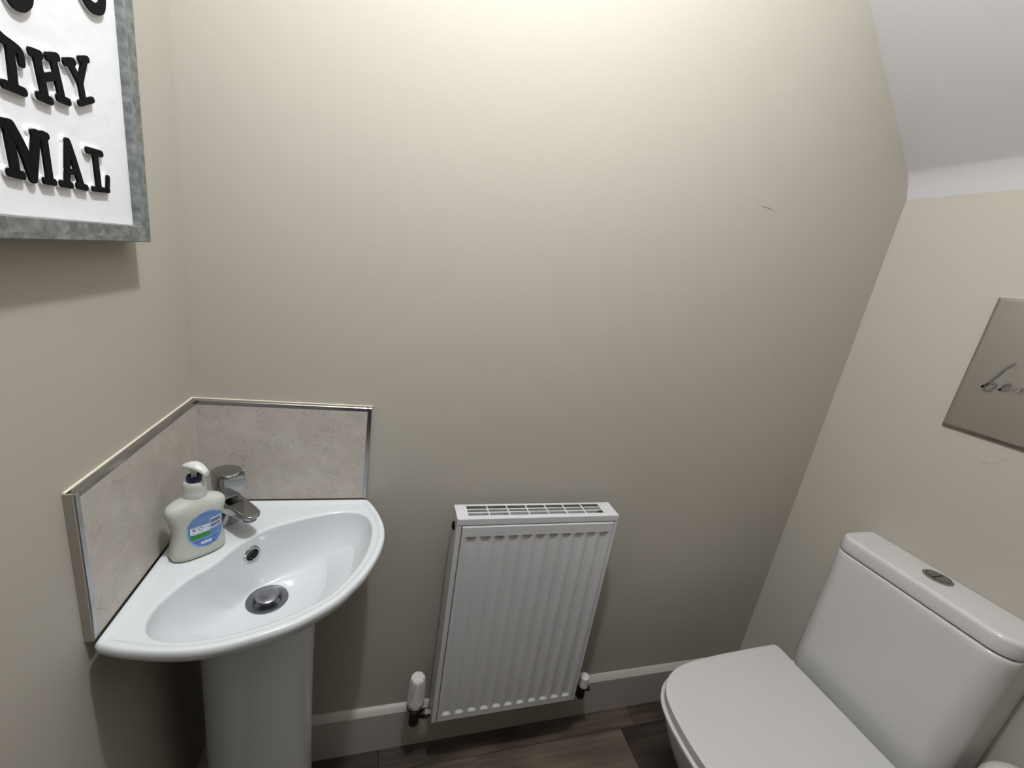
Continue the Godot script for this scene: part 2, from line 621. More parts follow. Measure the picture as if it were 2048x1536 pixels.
func floor_planks() -> void:
	var base := structure(box(Vector3(-0.1, -0.1, 0.0), Vector3(W + 0.1, -0.006, D + 0.1)), "floor", mat(Color(0.10, 0.085, 0.07), 0.9))
	var kinds := []
	for k in [[11, Color(0.20, 0.165, 0.14), Color(0.29, 0.25, 0.215), Color(0.38, 0.335, 0.29)], [12, Color(0.15, 0.12, 0.10), Color(0.21, 0.175, 0.15), Color(0.29, 0.25, 0.215)], [13, Color(0.27, 0.235, 0.20), Color(0.37, 0.325, 0.28), Color(0.45, 0.40, 0.35)]]:
		var m := mat(Color.WHITE, 0.42)
		m.albedo_texture = plank_texture(k[0], k[1], k[2], k[3])
		kinds.append(m)
	var rows := [[-0.0755, 0.3985, [1, 0, 0]], [0.0765, 0.2055, [0, 2, 1]], [0.2285, 0.60, [1, 0, 2]], [0.3805, -0.05, [2, 1, 0]], [0.5325, 0.31, [0, 2, 1]], [0.6845, 0.72, [1, 0, 2]], [0.8365, 0.15, [2, 0, 1]], [0.9885, 0.52, [0, 1, 2]], [1.1405, 0.25, [1, 2, 0]]]
	for r in rows:
		var z0: float = maxf(0.0, r[0])
		var z1: float = minf(D + 0.1, r[0] + 0.152)
		var cuts := [0.0]
		var x: float = r[1]
		while x < W:
			if x > 0.02: cuts.append(x)
			x += 0.915
		cuts.append(W)
		for i in cuts.size() - 1:
			var g := 0.0005
			var lo := Vector3(cuts[i] + g, -0.006, z0 + g)
			var hi := Vector3(cuts[i + 1] - g, 0.0, z1 - g)
			var md := MD.new()
			md.box(lo, hi, 0.0008)
			for p in md.v:
				md.uv.append(Vector2(p.x / 0.915 + r[0] * 3.7, (p.z - r[0]) / 0.152))
			finish(md, "plank", kinds[r[2][i % 3]], base)


func skirting(from: Vector3, to: Vector3, out: Vector3, called: String) -> void:
	var prof := [Vector2(0.0, 0.0), Vector2(0.018, 0.0), Vector2(0.018, 0.1270), Vector2(0.0172, 0.1290), Vector2(0.0060, 0.1400), Vector2(0.0, 0.1407)]
	var a := PackedVector3Array()
	var b := PackedVector3Array()
	for p in prof:
		a.append(from + out * p.x + Vector3.UP * p.y)
		b.append(to + out * p.x + Vector3.UP * p.y)
	var md := MD.new()
	md.loft([a, b])
	structure(md, called, gloss_paint)


func baseboards() -> void:
	skirting(Vector3(0, 0, 0), Vector3(W, 0, 0), Vector3.BACK, "baseboard_back")
	skirting(Vector3(0, 0, 0.018), Vector3(0, 0, D), Vector3.RIGHT, "baseboard_left")
	skirting(Vector3(W, 0, 0.018), Vector3(W, 0, D), Vector3.LEFT, "baseboard_right")


func door() -> void:
	# the door stands open into an unlit hall behind the camera
	var white := mat(Color(0.82, 0.815, 0.80), 0.4)
	var o := structure(box(Vector3(1.065, 0.006, D + 0.11), Vector3(1.105, 1.990, D + 0.86), 0.002), "door_1", white)
	for p in [[0.20, 0.25, 0.45, 0.95], [0.51, 0.25, 0.76, 0.95], [0.20, 1.10, 0.45, 1.85], [0.51, 1.10, 0.76, 1.85]]:
		finish(box(Vector3(1.060, p[1], D + p[0]), Vector3(1.066, p[3], D + p[2]), 0.002), "door_panel", white, o)
	var h := MD.new()
	h.lathe([Vector2(0.025, 0.0), Vector2(0.025, 0.006), Vector2(0.01, 0.008), Vector2(0.01, 0.04)], Vector3(1.065, 1.0, D + 0.80), Vector3.LEFT, 20)
	h.box(Vector3(1.022, 0.99, D + 0.69), Vector3(1.032, 1.01, D + 0.81), 0.004)
	finish(h, "door_handle", chrome, o)
	var f := MD.new()
	f.box(Vector3(0.10, 0.0, D - 0.016), Vector3(0.16, 2.06, D), 0.004)
	f.box(Vector3(1.0, 0.0, D - 0.016), Vector3(1.06, 2.06, D), 0.004)
	f.box(Vector3(0.16, 2.0, D - 0.016), Vector3(1.0, 2.06, D), 0.004)
	structure(f, "trim_1", white)
	var hall := MD.new()
	hall.box(Vector3(-0.9, -0.1, D + 3.2), Vector3(2.6, H + 0.1, D + 3.3))
	hall.box(Vector3(-0.9, -0.1, D + 0.1), Vector3(-0.8, H + 0.1, D + 3.2))
	hall.box(Vector3(2.5, -0.1, D + 0.1), Vector3(2.6, H + 0.1, D + 3.2))
	hall.box(Vector3(-0.9, H, D + 0.1), Vector3(2.6, H + 0.1, D + 3.2))
	hall.box(Vector3(-0.9, -0.1, D), Vector3(-0.1, H + 0.1, D + 0.1))
	hall.box(Vector3(W + 0.1, -0.1, D), Vector3(2.6, H + 0.1, D + 0.1))
	structure(hall, "wall_hall", wall_paint)
	structure(box(Vector3(-0.8, -0.1, D + 0.1), Vector3(2.5, 0.0, D + 3.2)), "floor_hall", mat(Color(0.36, 0.31, 0.26), 0.5))


# ------------------------------------------------------------------ splashbacks
const TT := 0.0110        # how far the tiles stand off the wall
const TOP := 0.9954       # their top edge

var stone: StandardMaterial3D
var tile_trim: StandardMaterial3D
var caulk: StandardMaterial3D


func tile_materials() -> void:
	if stone: return
	stone = mat(Color.WHITE, 0.38)
	stone.albedo_texture = stone_texture()
	tile_trim = mat(Color(0.68, 0.68, 0.685), 0.24, 1.0)
	caulk = mat(Color(0.83, 0.80, 0.73), 0.5)


func splashback_back() -> void:
	tile_materials()
	var x1 := 0.3250
	var t := thing("splashback", "stone-look tile splashback with silver trim on wall behind the tap", "tile", Vector3(0.16, DECK, 0.0))
	var md := box(Vector3(TT, DECK, 0.0), Vector3(x1 - 0.0085, TOP - 0.0085, TT), 0.0006)
	for p in md.v:
		md.uv.append(Vector2(p.x / 0.36 + 0.03, 1.0 - (p.y - DECK) / 0.24))
	part(md, "tile", stone, t)
	md = MD.new()
	md.box(Vector3(TT, TOP - 0.0085, 0.0), Vector3(x1 - 0.0085, TOP, TT + 0.0006), 0.0012)
	part(md, "tile_trim", tile_trim, t)
	md = MD.new()
	md.box(Vector3(x1 - 0.0085, DECK, 0.0), Vector3(x1, TOP, TT + 0.0006), 0.0012)
	part(md, "tile_trim", tile_trim, t)
	md = MD.new()
	md.box(Vector3(0.0, TOP, 0.0), Vector3(x1 + 0.0005, TOP + 0.0016, 0.0035), 0.0007)
	part(md, "sealant_bead", caulk, t)


func splashback_left() -> void:
	tile_materials()
	var z1 := 0.3397
	var t := thing("splashback", "stone-look tile splashback with silver trim on wall beside the soap bottle", "tile", Vector3(0.0, DECK, 0.17))
	var md := box(Vector3(0.0, DECK, 0.0), Vector3(TT, TOP - 0.0085, z1 - 0.0085), 0.0006)
	for p in md.v:
		md.uv.append(Vector2(0.97 - p.z / 0.36, 1.35 - (p.y - DECK) / 0.24))
	part(md, "tile", stone, t)
	part(box(Vector3(0.0, TOP - 0.0085, 0.0), Vector3(TT + 0.0006, TOP, z1 - 0.0085), 0.0012), "tile_trim", tile_trim, t)
	part(box(Vector3(0.004, DECK, z1 - 0.0085), Vector3(TT + 0.0006, TOP, z1), 0.0012), "tile_trim", tile_trim, t)
	part(box(Vector3(0.0, TOP, 0.0036), Vector3(0.0035, TOP + 0.0016, z1 + 0.0005), 0.0007), "sealant_bead", caulk, t)
	part(box(Vector3(0.0, DECK - 0.001, z1 - 0.0005), Vector3(TT - 0.001, TOP, z1 + 0.0012), 0.0006), "filler_edge", mat(Color(0.60, 0.57, 0.53), 0.7), t)


# ------------------------------------------------------------------ basin
# half outlines in (x, z), from the corner round to the diagonal
const RIM := [0.0110, 0.0110, 0.06, 0.0110, 0.12, 0.0110, 0.18, 0.0110, 0.24, 0.0110, 0.29, 0.0110, 0.3235, 0.0112, 0.338, 0.0290, 0.350, 0.0570, 0.362, 0.0950, 0.3670, 0.1300, 0.3650, 0.1650, 0.3560, 0.2020, 0.3390, 0.2450, 0.3200, 0.2760, 0.3010, 0.3010]
const BOWL := [0.1320, 0.1320, 0.1390, 0.1210, 0.1520, 0.1070, 0.1700, 0.0950, 0.2000, 0.0800, 0.2400, 0.0650, 0.2750, 0.0570, 0.3000, 0.0575, 0.3210, 0.0670, 0.3350, 0.0880, 0.3405, 0.1220, 0.3380, 0.1620, 0.3290, 0.2020, 0.3110, 0.2430, 0.2840, 0.2840]
# the left wall's side of the same outlines runs a little longer
const RIM_LEFT := [0.0110, 0.0110, 0.0110, 0.06, 0.0110, 0.12, 0.0110, 0.18, 0.0110, 0.24, 0.0110, 0.30, 0.0112, 0.3425, 0.0220, 0.3510, 0.0480, 0.3600, 0.0820, 0.3674, 0.1150, 0.3715, 0.1500, 0.3710, 0.1900, 0.3625, 0.2400, 0.3450, 0.2740, 0.3240, 0.3010, 0.3010]
const BOWL_LEFT := [0.1320, 0.1320, 0.1225, 0.1440, 0.1130, 0.1620, 0.0930, 0.2040, 0.0720, 0.2330, 0.0560, 0.2740, 0.0525, 0.2950, 0.0555, 0.3170, 0.0695, 0.3360, 0.0920, 0.3455, 0.1240, 0.3490, 0.1630, 0.3440, 0.2020, 0.3330, 0.2430, 0.3130, 0.2840, 0.2840]
const HUB := Vector2(0.21, 0.21)
const WASTE := Vector2(0.166, 0.166)
const WASTE_Y := 0.668


func half_to_loop(right: Array, left: Array) -> Array:
	var a := []
	for i in range(0, right.size(), 2):
		a.append(Vector2(right[i], right[i + 1]))
	for i in range(left.size() - 4, 0, -2):
		a.append(Vector2(left[i], left[i + 1]))
	return a


# where rays from the hub, one for each angle, meet a closed outline
func by_angle(loop: Array, count: int) -> Array:
	var out := []
	for i in count:
		var dir := Vector2.from_angle(TAU * i / count + 0.25 * PI)
		var best := 0.0
		for k in loop.size():
			var a: Vector2 = loop[k] - HUB
			var b: Vector2 = loop[(k + 1) % loop.size()] - HUB
			var den := dir.cross(b - a)
			if absf(den) < 1e-12: continue
			var t := a.cross(b - a) / den
			var s := a.cross(dir) / den
			if s >= -1e-6 and s <= 1.000001 and t > best: best = t
		out.append(HUB + dir * best)
	return out


func basin() -> void:
	var N := 200
	var rim_loop := half_to_loop(RIM, RIM_LEFT)
	var bowl_loop := smooth(half_to_loop(BOWL, BOWL_LEFT), 8, true)
	# keep the straight sides and the back corner sharp, smooth only the curved front
	var pts := []
	var n := rim_loop.size()
	for i in n:
		pts.append(rim_loop[i])
		if i >= 6 and i < n - 6:
			for k in range(1, 6):
				pts.append(rim_loop[i].cubic_interpolate(rim_loop[(i + 1) % n], rim_loop[(i - 1 + n) % n], rim_loop[(i + 2) % n], k / 6.0))
	var O := by_angle(pts, N)
	var B := by_angle(bowl_loop, N)
	var rings := []
	var foot := Vector2(0.150, 0.150)
	# underside, from the pedestal outwards
	for u in [[0.80, 0.0, 0.6605], [0.90, 0.0, 0.6607], [0.98, 0.05, 0.668], [1.0, 0.22, 0.694], [1.0, 0.48, 0.714], [1.0, 0.70, 0.730], [1.0, 0.85, 0.744], [1.0, 0.93, 0.755], [1.0, 0.978, 0.764], [1.0, 0.994, 0.770]]:
		var r := PackedVector3Array()
		for i in N:
			var dir := Vector2.from_angle(TAU * i / N + 0.25 * PI)
			var inner: Vector2 = foot + dir * 0.098 * u[0]
			var p: Vector2 = inner.lerp(O[i], u[1])
			r.append(Vector3(maxf(p.x, 0.0110), u[2], maxf(p.y, 0.0110)))
		rings.append(r)
	# rounded rim, raised lip, shallow step, deck, soft edge of the bowl
	for s in [[0.0, 0.774], [0.0010, 0.7785], [0.0032, 0.7812], [0.0060, 0.7820], [0.0120, 0.7816], [0.0150, 0.7808], [0.0175, 0.7792], [0.0200, 0.7785], [0.40, 0.7783], [0.75, 0.7781], [-0.0060, 0.7778], [-0.0035, 0.7772], [-0.0015, 0.7760], [-0.0004, 0.7740], [-0.00001, 0.7715]]:
		var r := PackedVector3Array()
		for i in N:
			var gap: float = O[i].distance_to(B[i])
			var d: float
			if s[0] < 0.0: d = gap + s[0] * minf(1.0, gap / 0.03)
			elif s[0] > 0.03: d = lerpf(0.02 * minf(1.0, gap / 0.034), gap - 0.006 * minf(1.0, gap / 0.03), s[0])
			else: d = s[0] * minf(1.0, gap / 0.034)
			var p: Vector2 = O[i] + (B[i] - O[i]).normalized() * d
			r.append(Vector3(p.x, s[1], p.y))
		rings.append(r)
	# inside of the bowl down to the waste
	for j in range(1, 33):
		var u := j / 32.0
		var a := u * PI * 0.5
		var r := PackedVector3Array()
		for i in N:
			var dir := Vector2.from_angle(TAU * i / N + 0.25 * PI)
			var to: Vector2 = WASTE + dir * 0.031
			var far := clampf((B[i].distance_to(WASTE) - 0.05) / 0.10, 0.0, 1.0)
			var g := lerpf(pow(1.0 - cos(a), 1.15), lerpf(1.0 - cos(a), u, 0.42), far)
			var p: Vector2 = B[i].lerp(to, g)
			r.append(Vector3(p.x, lerpf(0.7715, WASTE_Y, pow(sin(a), lerpf(1.0, 0.92, far))), p.y))
		rings.append(r)
	var md := MD.new()
	md.loft(rings)
	var t := thing("corner_basin", "white ceramic corner basin with a curved front", "basin", Vector3(0.166, 0.61, 0.166))
	# the overflow opening
	var dg := Vector3(0.70711, 0, 0.70711)
	var hole := Vector3(0.1345, 0.7425, 0.1345)
	var near := 9.0
	var wall_pt := hole
	for r in rings.slice(25):
		for p in r:
			if absf(p.y - 0.7425) < 0.003 and absf(p.x - p.z) < 0.004 and p.distance_to(hole) < near:
				near = p.distance_to(hole)
				wall_pt = p
	hole = Vector3((wall_pt.x + wall_pt.z) / 2.0, 0.7425, (wall_pt.x + wall_pt.z) / 2.0)
	var kept := PackedInt32Array()
	for k in range(0, md.f.size(), 3):
		var c := (md.v[md.f[k]] + md.v[md.f[k + 1]] + md.v[md.f[k + 2]]) / 3.0
		if (c.distance_to(hole) > 0.0125 or c.y < 0.72) and not (c.y < WASTE_Y + 0.0002 and c.y > 0.65 and Vector2(c.x, c.z).distance_to(WASTE) < 0.03):
			kept.append(md.f[k]); kept.append(md.f[k + 1]); kept.append(md.f[k + 2])
	md.f = kept
	part(md, "bowl", ceramic, t, 50.0)
	var ring := MD.new()
	ring.lathe([Vector2(0.0100, -0.010), Vector2(0.0102, 0.0012), Vector2(0.0112, 0.0030), Vector2(0.0132, 0.0034), Vector2(0.0152, 0.0022), Vector2(0.0160, 0.0), Vector2(0.0160, -0.004)], hole, dg, 40, false, false)
	var o := part(ring, "overflow_ring", chrome, t)
	var cup := MD.new()
	cup.lathe([Vector2(0.0104, -0.002), Vector2(0.0104, -0.045)], hole, dg, 32, false, true)
	part(cup, "overflow_tube", ceramic, o)
	# the waste: a flange let into the bowl and a raised plug
	var w := Vector3(WASTE.x, WASTE_Y, WASTE.y)
	var fl := MD.new()
	fl.lathe([Vector2(0.0350, 0.0004), Vector2(0.0342, 0.0020), Vector2(0.0315, 0.0024), Vector2(0.0275, 0.0014), Vector2(0.0235, -0.0006), Vector2(0.0215, -0.003), Vector2(0.0205, -0.0074), Vector2(0.0001, -0.0074)], w, Vector3.UP, 56, false, false)
	var worn := mat(Color(0.52, 0.52, 0.535), 0.32, 1.0)
	var fo := part(fl, "waste_flange", worn, t)
	var pl := MD.new()
	pl.lathe([Vector2(0.009, -0.0072), Vector2(0.009, 0.0045), Vector2(0.0185, 0.0055), Vector2(0.0198, 0.0075), Vector2(0.0196, 0.0100), Vector2(0.0180, 0.0110), Vector2(0.012, 0.0128), Vector2(0.0003, 0.0132)], w, Vector3.UP, 56)
	part(pl, "waste_plug", mat(Color(0.60, 0.60, 0.615), 0.28, 1.0), fo)


func pedestal() -> void:
	var t := thing("basin_pedestal", "white ceramic pedestal column under the corner basin", "pedestal", Vector3(0.15, 0.0, 0.15))
	var md := MD.new()
	var rings := []
	for s in [[0.0, 0.104], [0.012, 0.106], [0.03, 0.105], [0.10, 0.099], [0.25, 0.095], [0.45, 0.0945], [0.60, 0.096], [0.652, 0.099]]:
		var r := PackedVector3Array()
		for i in 64:
			var a := TAU * i / 64.0
			# rounded front, flattened back towards the corner
			var e := Vector2(cos(a), sin(a))
			var along := e.dot(Vector2(0.7071, 0.7071))
			var k: float = s[1] * (1.0 if along > -0.3 else 1.0 - 0.25 * (-0.3 - along) / 0.7)
			r.append(Vector3(0.15 + e.x * k, s[0], 0.15 + e.y * k))
		rings.append(r)
	md.loft(rings)
	part(md, "column", ceramic, t, 50.0)


# ------------------------------------------------------------------ tap
func tap() -> void:
	var o := Vector3(0.0760, 0.7783, 0.0760)
	var t := thing("mixer_tap", "chrome single-lever mixer tap behind the basin bowl", "tap", o)
	var s := Vector3(0.70711, 0, 0.70711)    # forwards, over the bowl
	var l := Vector3(0.70711, 0, -0.70711)   # sideways
	var at := func(f: float, y: float, w: float) -> Vector3: return o + s * f + Vector3.UP * y + l * w
	var md := MD.new()
	md.lathe([Vector2(0.0205, 0.0), Vector2(0.0205, 0.0025), Vector2(0.0195, 0.004), Vector2(0.0192, 0.03), Vector2(0.0190, 0.050), Vector2(0.0178, 0.055), Vector2(0.0160, 0.057), Vector2(0.0160, 0.068)], o, Vector3.UP, 48)
	part(md, "tap_body", chrome, t)
	# spout: flat, rounded at its tip
	md = MD.new()
	var rings := []
	for k in [[0.004, 0.0300, 0.0560, 0.0175], [0.03, 0.0330, 0.0560, 0.0175], [0.055, 0.0385, 0.0550, 0.0168], [0.073, 0.0420, 0.0535, 0.0162], [0.083, 0.0432, 0.0525, 0.0150], [0.0895, 0.0442, 0.0517, 0.0110], [0.0920, 0.0456, 0.0502, 0.0080]]:
		var r := PackedVector3Array()
		for p in rounded(-k[3], k[3], k[1], k[2], 0.0035, 0.0035, 4):
			r.append(at.call(k[0], p.y, p.x))
		rings.append(r)
	md.loft(rings)
	var sp := part(md, "spout", chrome, t)
	md = MD.new()
	md.lathe([Vector2(0.0115, 0.0), Vector2(0.0110, -0.006), Vector2(0.010, -0.0065), Vector2(0.0095, -0.003), Vector2(0.0001, -0.003)], at.call(0.0765, 0.0425, 0.0), Vector3.UP, 32, false, false)
	part(md, "aerator", mat(Color(0.45, 0.45, 0.46), 0.25, 1.0), sp)
	# lever: a drum with a broad flat blade hanging in front
	md = MD.new()
	rings = []
	for k in [[0.066, -0.0185, 0.016, 0.0190], [0.071, -0.0205, 0.018, 0.0205], [0.090, -0.0228, 0.024, 0.0222], [0.103, -0.0238, 0.0305, 0.0232], [0.1075, -0.0228, 0.0315, 0.0228], [0.1095, -0.0195, 0.0285, 0.0200]]:
		var r := PackedVector3Array()
		for i in 48:
			var a := TAU * i / 48.0
			var c := cos(a)
			var q := signf(c) * pow(absf(c), 0.75 if c > 0.0 else 1.0)
			r.append(at.call((k[1] + k[2]) / 2.0 + (k[2] - k[1]) / 2.0 * q, k[0] + 0.05 * (k[2] - k[1]) * c, k[3] * sin(a)))
		rings.append(r)
	md.loft(rings)
	rings = []
	for k in [[0.1065, 0.014, 0.0300, 0.0190], [0.102, 0.014, 0.0312, 0.0192], [0.088, 0.015, 0.0312, 0.0182], [0.074, 0.018, 0.0305, 0.0172], [0.0655, 0.0220, 0.0298, 0.0165], [0.0638, 0.0235, 0.0288, 0.0158]]:
		var r := PackedVector3Array()
		for p in rounded(k[1], k[2], -k[3], k[3], 0.002, 0.002, 3):
			r.append(at.call(p.x, k[0], p.y))
		rings.append(r)
	md.loft(rings)
	part(md, "lever", chrome, t)


# ------------------------------------------------------------------ soap bottle
const SOAP := [0.0, 0.0340, 0.0170, 0.003, 0.0385, 0.0212, 0.010, 0.0398, 0.0222, 0.022, 0.0388, 0.0218, 0.038, 0.0358, 0.0210, 0.052, 0.0348, 0.0206, 0.066, 0.0370, 0.0208, 0.078, 0.0405, 0.0214, 0.087, 0.0422, 0.0216, 0.0935, 0.0412, 0.0208, 0.0985, 0.0370, 0.0196, 0.1025, 0.0290, 0.0184, 0.106, 0.0200, 0.0165, 0.110, 0.0155, 0.0150, 0.114, 0.0142, 0.0142]


func soap_size(y: float) -> Vector2:
	for i in range(0, SOAP.size() - 3, 3):
		if y <= SOAP[i + 3]:
			var k: float = (y - SOAP[i]) / (SOAP[i + 3] - SOAP[i])
			return Vector2(lerpf(SOAP[i + 1], SOAP[i + 4], k), lerpf(SOAP[i + 2], SOAP[i + 5], k))
	return Vector2(SOAP[-2], SOAP[-1])


func soap_bottle() -> void:
	var o := Vector3(0.0612, 0.7785, 0.1640)
	var t := thing("soap_bottle", "pump bottle of milky hand soap with a blue label on the basin", "bottle", o)
	var w := Vector3(0.770, 0, -0.638)     # along the broad face
	var d := Vector3(0.638, 0, 0.770)      # out of the broad face
	var milky := mat(Color(0.735, 0.745, 0.705), 0.2)
	var md := MD.new()
	var rings := []
	for i in range(0, SOAP.size(), 3):
		var r := PackedVector3Array()
		var e := lerpf(0.78, 1.0, clampf((SOAP[i] - 0.09) / 0.02, 0.0, 1.0))
		for k in 64:
			var a := TAU * k / 64.0
			var c := signf(cos(a)) * pow(absf(cos(a)), e)
			var q := signf(sin(a)) * pow(absf(sin(a)), e)
			r.append(o + w * SOAP[i + 1] * c + d * SOAP[i + 2] * q + Vector3.UP * SOAP[i])
		rings.append(r)
	md.loft(rings)
	part(md, "bottle_body", milky, t, 60.0)
	# label wrapped onto the broad face
	md = MD.new()
	var rows := []
	var uvs := []
	for j in 21:
		var y := 0.0185 + 0.068 * j / 20.0
		var v := 1.0 - j / 20.0
		var half := 0.0285 * sqrt(maxf(0.0004, 1.0 - pow((v - 0.5) * 2.0, 2.0)))
		var r := PackedVector3Array()
		var q := PackedVector2Array()
		for i in 21:
			var x := 0.0075 + half * (i / 10.0 - 1.0)
			var sz := soap_size(y)
			var c := clampf(absf(x) / sz.x, 0.0, 0.999)
			var n := 2.0 / 0.78
			r.append(o + w * x + d * (sz.y * pow(1.0 - pow(c, n), 1.0 / n) + 0.0004) + Vector3.UP * y)
			q.append(Vector2(0.5 + (x - 0.0075) / 0.057, v))
		rows.append(r)
		uvs.append(q)
	md.sheet(rows, d, uvs)
	var lm := mat(Color.WHITE, 0.35)
	lm.albedo_texture = label_texture()
	lm.texture_repeat = false
	part(md, "label", lm, t, 60.0)
	var clear := mat(Color(0.86, 0.88, 0.86, 0.55), 0.3)
	clear.transparency = BaseMaterial3D.TRANSPARENCY_ALPHA
	md = MD.new()
	md.lathe([Vector2(0.0145, 0.110), Vector2(0.0164, 0.1105), Vector2(0.0166, 0.118), Vector2(0.0160, 0.119), Vector2(0.0166, 0.120), Vector2(0.0164, 0.127), Vector2(0.0157, 0.128), Vector2(0.0157, 0.132), Vector2(0.0138, 0.1345), Vector2(0.006, 0.1345)], o, Vector3.UP, 48)
	part(md, "collar", clear, t)
	md = MD.new()
	md.lathe([Vector2(0.0100, 0.1345), Vector2(0.0106, 0.136), Vector2(0.0106, 0.1430), Vector2(0.0098, 0.1446), Vector2(0.0074, 0.1446), Vector2(0.0070, 0.139), Vector2(0.005, 0.139)], o, Vector3.UP, 40)
	part(md, "lock_ring", mat(Color(0.045, 0.04, 0.22), 0.3), t)
	var pm := mat(Color(0.80, 0.81, 0.78), 0.3)
	md = MD.new()
	md.lathe([Vector2(0.0042, 0.137), Vector2(0.0042, 0.152), Vector2(0.0062, 0.158)], o, Vector3.UP, 24)
	# head: a low saddle that runs out into a drooping nozzle
	rings = []
	var hw := Vector3(0.93, 0, 0.367)
	var hd := Vector3(-0.367, 0, 0.93)
	for k in [[-0.0170, 0.1600, 0.003, 0.0012], [-0.0145, 0.1602, 0.006, 0.003], [-0.009, 0.1615, 0.0090, 0.0048], [0.0, 0.1625, 0.0100, 0.0060], [0.008, 0.1612, 0.0092, 0.0060], [0.015, 0.1580, 0.0075, 0.0054], [0.020, 0.1545, 0.0060, 0.0048], [0.0230, 0.1515, 0.0050, 0.0042]]:
		var r := PackedVector3Array()
		for i in 24:
			var a := TAU * i / 24.0
			r.append(o + hw * (k[0] + sin(a) * 0.1 * k[3]) + hd * k[2] * cos(a) + Vector3.UP * (k[1] + k[3] * sin(a)))
		rings.append(r)
	md.loft(rings)
	part(md, "pump_head", pm, t)


# ------------------------------------------------------------------ radiator
func radiator() -> void:
	var x0 := 0.5180
	var x1 := 0.9174
	var y0 := 0.1775
	var y1 := 0.7776
	var zb := 0.0350
	var zf := 0.0933
	var t := thing("radiator", "white panel radiator with fluted front and top grille", "radiator", Vector3(0.7177, y0, 0.0))
	var white := mat(Color(0.79, 0.79, 0.795), 0.32)
	# front panel with eleven pressed channels
	var xs := []
	var depth := []
	var px0 := x0 + 0.0125
	var px1 := x1 - 0.0095
	xs.append(px0); depth.append(-1.0)
	for i in 11:
		var c := 0.5535 + 0.0332 * i
		for k in [[-0.0150, 0.0], [-0.0130, 0.08], [-0.0105, 0.34], [-0.0085, 0.66], [-0.0062, 0.92], [-0.0040, 1.0], [0.0040, 1.0], [0.0062, 0.92], [0.0085, 0.66], [0.0105, 0.34], [0.0130, 0.08], [0.0150, 0.0]]:
			xs.append(c + k[0]); depth.append(k[1])
	xs.append(px1); depth.append(-1.0)
	var pt := y1 - 0.0165
	var pb := y0 + 0.0005
	var ys := [[pt - 0.0005, 0.0, 0.0055], [pt - 0.0018, 0.0, 0.0018], [pt - 0.0045, 0.0, 0.0], [pt - 0.0280, 0.0, 0.0], [pt - 0.0286, 0.10, 0.0], [pt - 0.0322, 0.93, 0.0], [pt - 0.0335, 1.0, 0.0], [pt - 0.050, 0.72, 0.0], [pt - 0.075, 0.52, 0.0], [pt - 0.12, 0.46, 0.0], [pt - 0.28, 0.44, 0.0], [pb + 0.14, 0.46, 0.0], [pb + 0.075, 0.52, 0.0], [pb + 0.048, 0.75, 0.0], [pb + 0.0285, 1.0, 0.0], [pb + 0.0265, 0.90, 0.0], [pb + 0.0220, 0.12, 0.0], [pb + 0.0210, 0.0, 0.0], [pb + 0.003, 0.0, 0.0], [pb + 0.0008, 0.0, 0.002], [pb, 0.0, 0.006]]
	var rows := []
	for yy in ys:
		var r := PackedVector3Array()
		r.append(Vector3(px0, yy[0], zf - 0.008))
		for i in xs.size():
			var dd: float = maxf(0.0, depth[i]) * yy[1] * 0.0055
			var x: float = xs[i]
			if i == 0: x += 0.0012
			if i == xs.size() - 1: x -= 0.0012
			r.append(Vector3(x, yy[0], zf + 0.0012 - dd - yy[2]))
		r.append(Vector3(px1, yy[0], zf - 0.008))
		rows.append(r)
	var md := MD.new()
	md.sheet(rows, Vector3.BACK)
	part(md, "front_panel", white, t, 30.0)
	# casing: side covers, back plate, top frame
	part(box(Vector3(x0 + 0.004, y0 + 0.002, zb), Vector3(x1 - 0.004, y1 - 0.02, zb + 0.006), 0.001), "back_panel", white, t)
	for s in [0, 1]:
		md = MD.new()
		if s == 0:
			md.box(Vector3(x0, y0, zb), Vector3(x0 + 0.0022, y1 + 0.0006, zf), 0.0008)
			md.box(Vector3(x0 + 0.0012, y0, zf - 0.0035), Vector3(px0 - 0.0012, y1 - 0.0004, zf - 0.0005), 0.0006)
		else:
			md.box(Vector3(x1 - 0.0022, y0, zb), Vector3(x1, y1 + 0.0006, zf), 0.0008)
			md.box(Vector3(px1 + 0.0012, y0, zf - 0.0035), Vector3(x1 - 0.0012, y1 - 0.0004, zf - 0.0005), 0.0006)
		part(md, "side_cover", white, t)
	# top grille: frame and bars
	var gx0 := x0 + 0.027
	var gx1 := x1 - 0.035
	var gz0 := zb + 0.0065
	var gz1 := zf - 0.0135
	md = MD.new()
	md.box(Vector3(x0 + 0.002, y1 - 0.0016, zb), Vector3(x1 - 0.002, y1, gz0))
	md.box(Vector3(x0 + 0.002, y1 - 0.0016, gz1), Vector3(x1 - 0.002, y1, zf))
	md.box(Vector3(x0 + 0.002, y1 - 0.0016, gz0), Vector3(gx0, y1, gz1))
	md.box(Vector3(gx1, y1 - 0.0016, gz0), Vector3(x1 - 0.002, y1, gz1))
	md.box(Vector3(x0 + 0.002, y1 - 0.0150, zf - 0.0016), Vector3(x1 - 0.002, y1 - 0.0005, zf + 0.0002), 0.0004)
	md.box(Vector3(x0 + 0.002, y1 - 0.012, zb), Vector3(x1 - 0.002, y1 - 0.0005, zb + 0.0016), 0.0004)
	var g := part(md, "grille_frame", white, t)
	for k in 6:
		var x := lerpf(gx0, gx1, (k + 1) / 7.0)
		part(box(Vector3(x - 0.0015, y1 - 0.0018, gz0), Vector3(x + 0.0015, y1 - 0.0002, gz1)), "grille_bar", white, g)
	for k in 2:
		var z := lerpf(gz0, gz1, (k + 1) / 3.0)
		part(box(Vector3(gx0, y1 - 0.0020, z - 0.0015), Vector3(gx1, y1 - 0.0004, z + 0.0015)), "grille_bar", white, g)
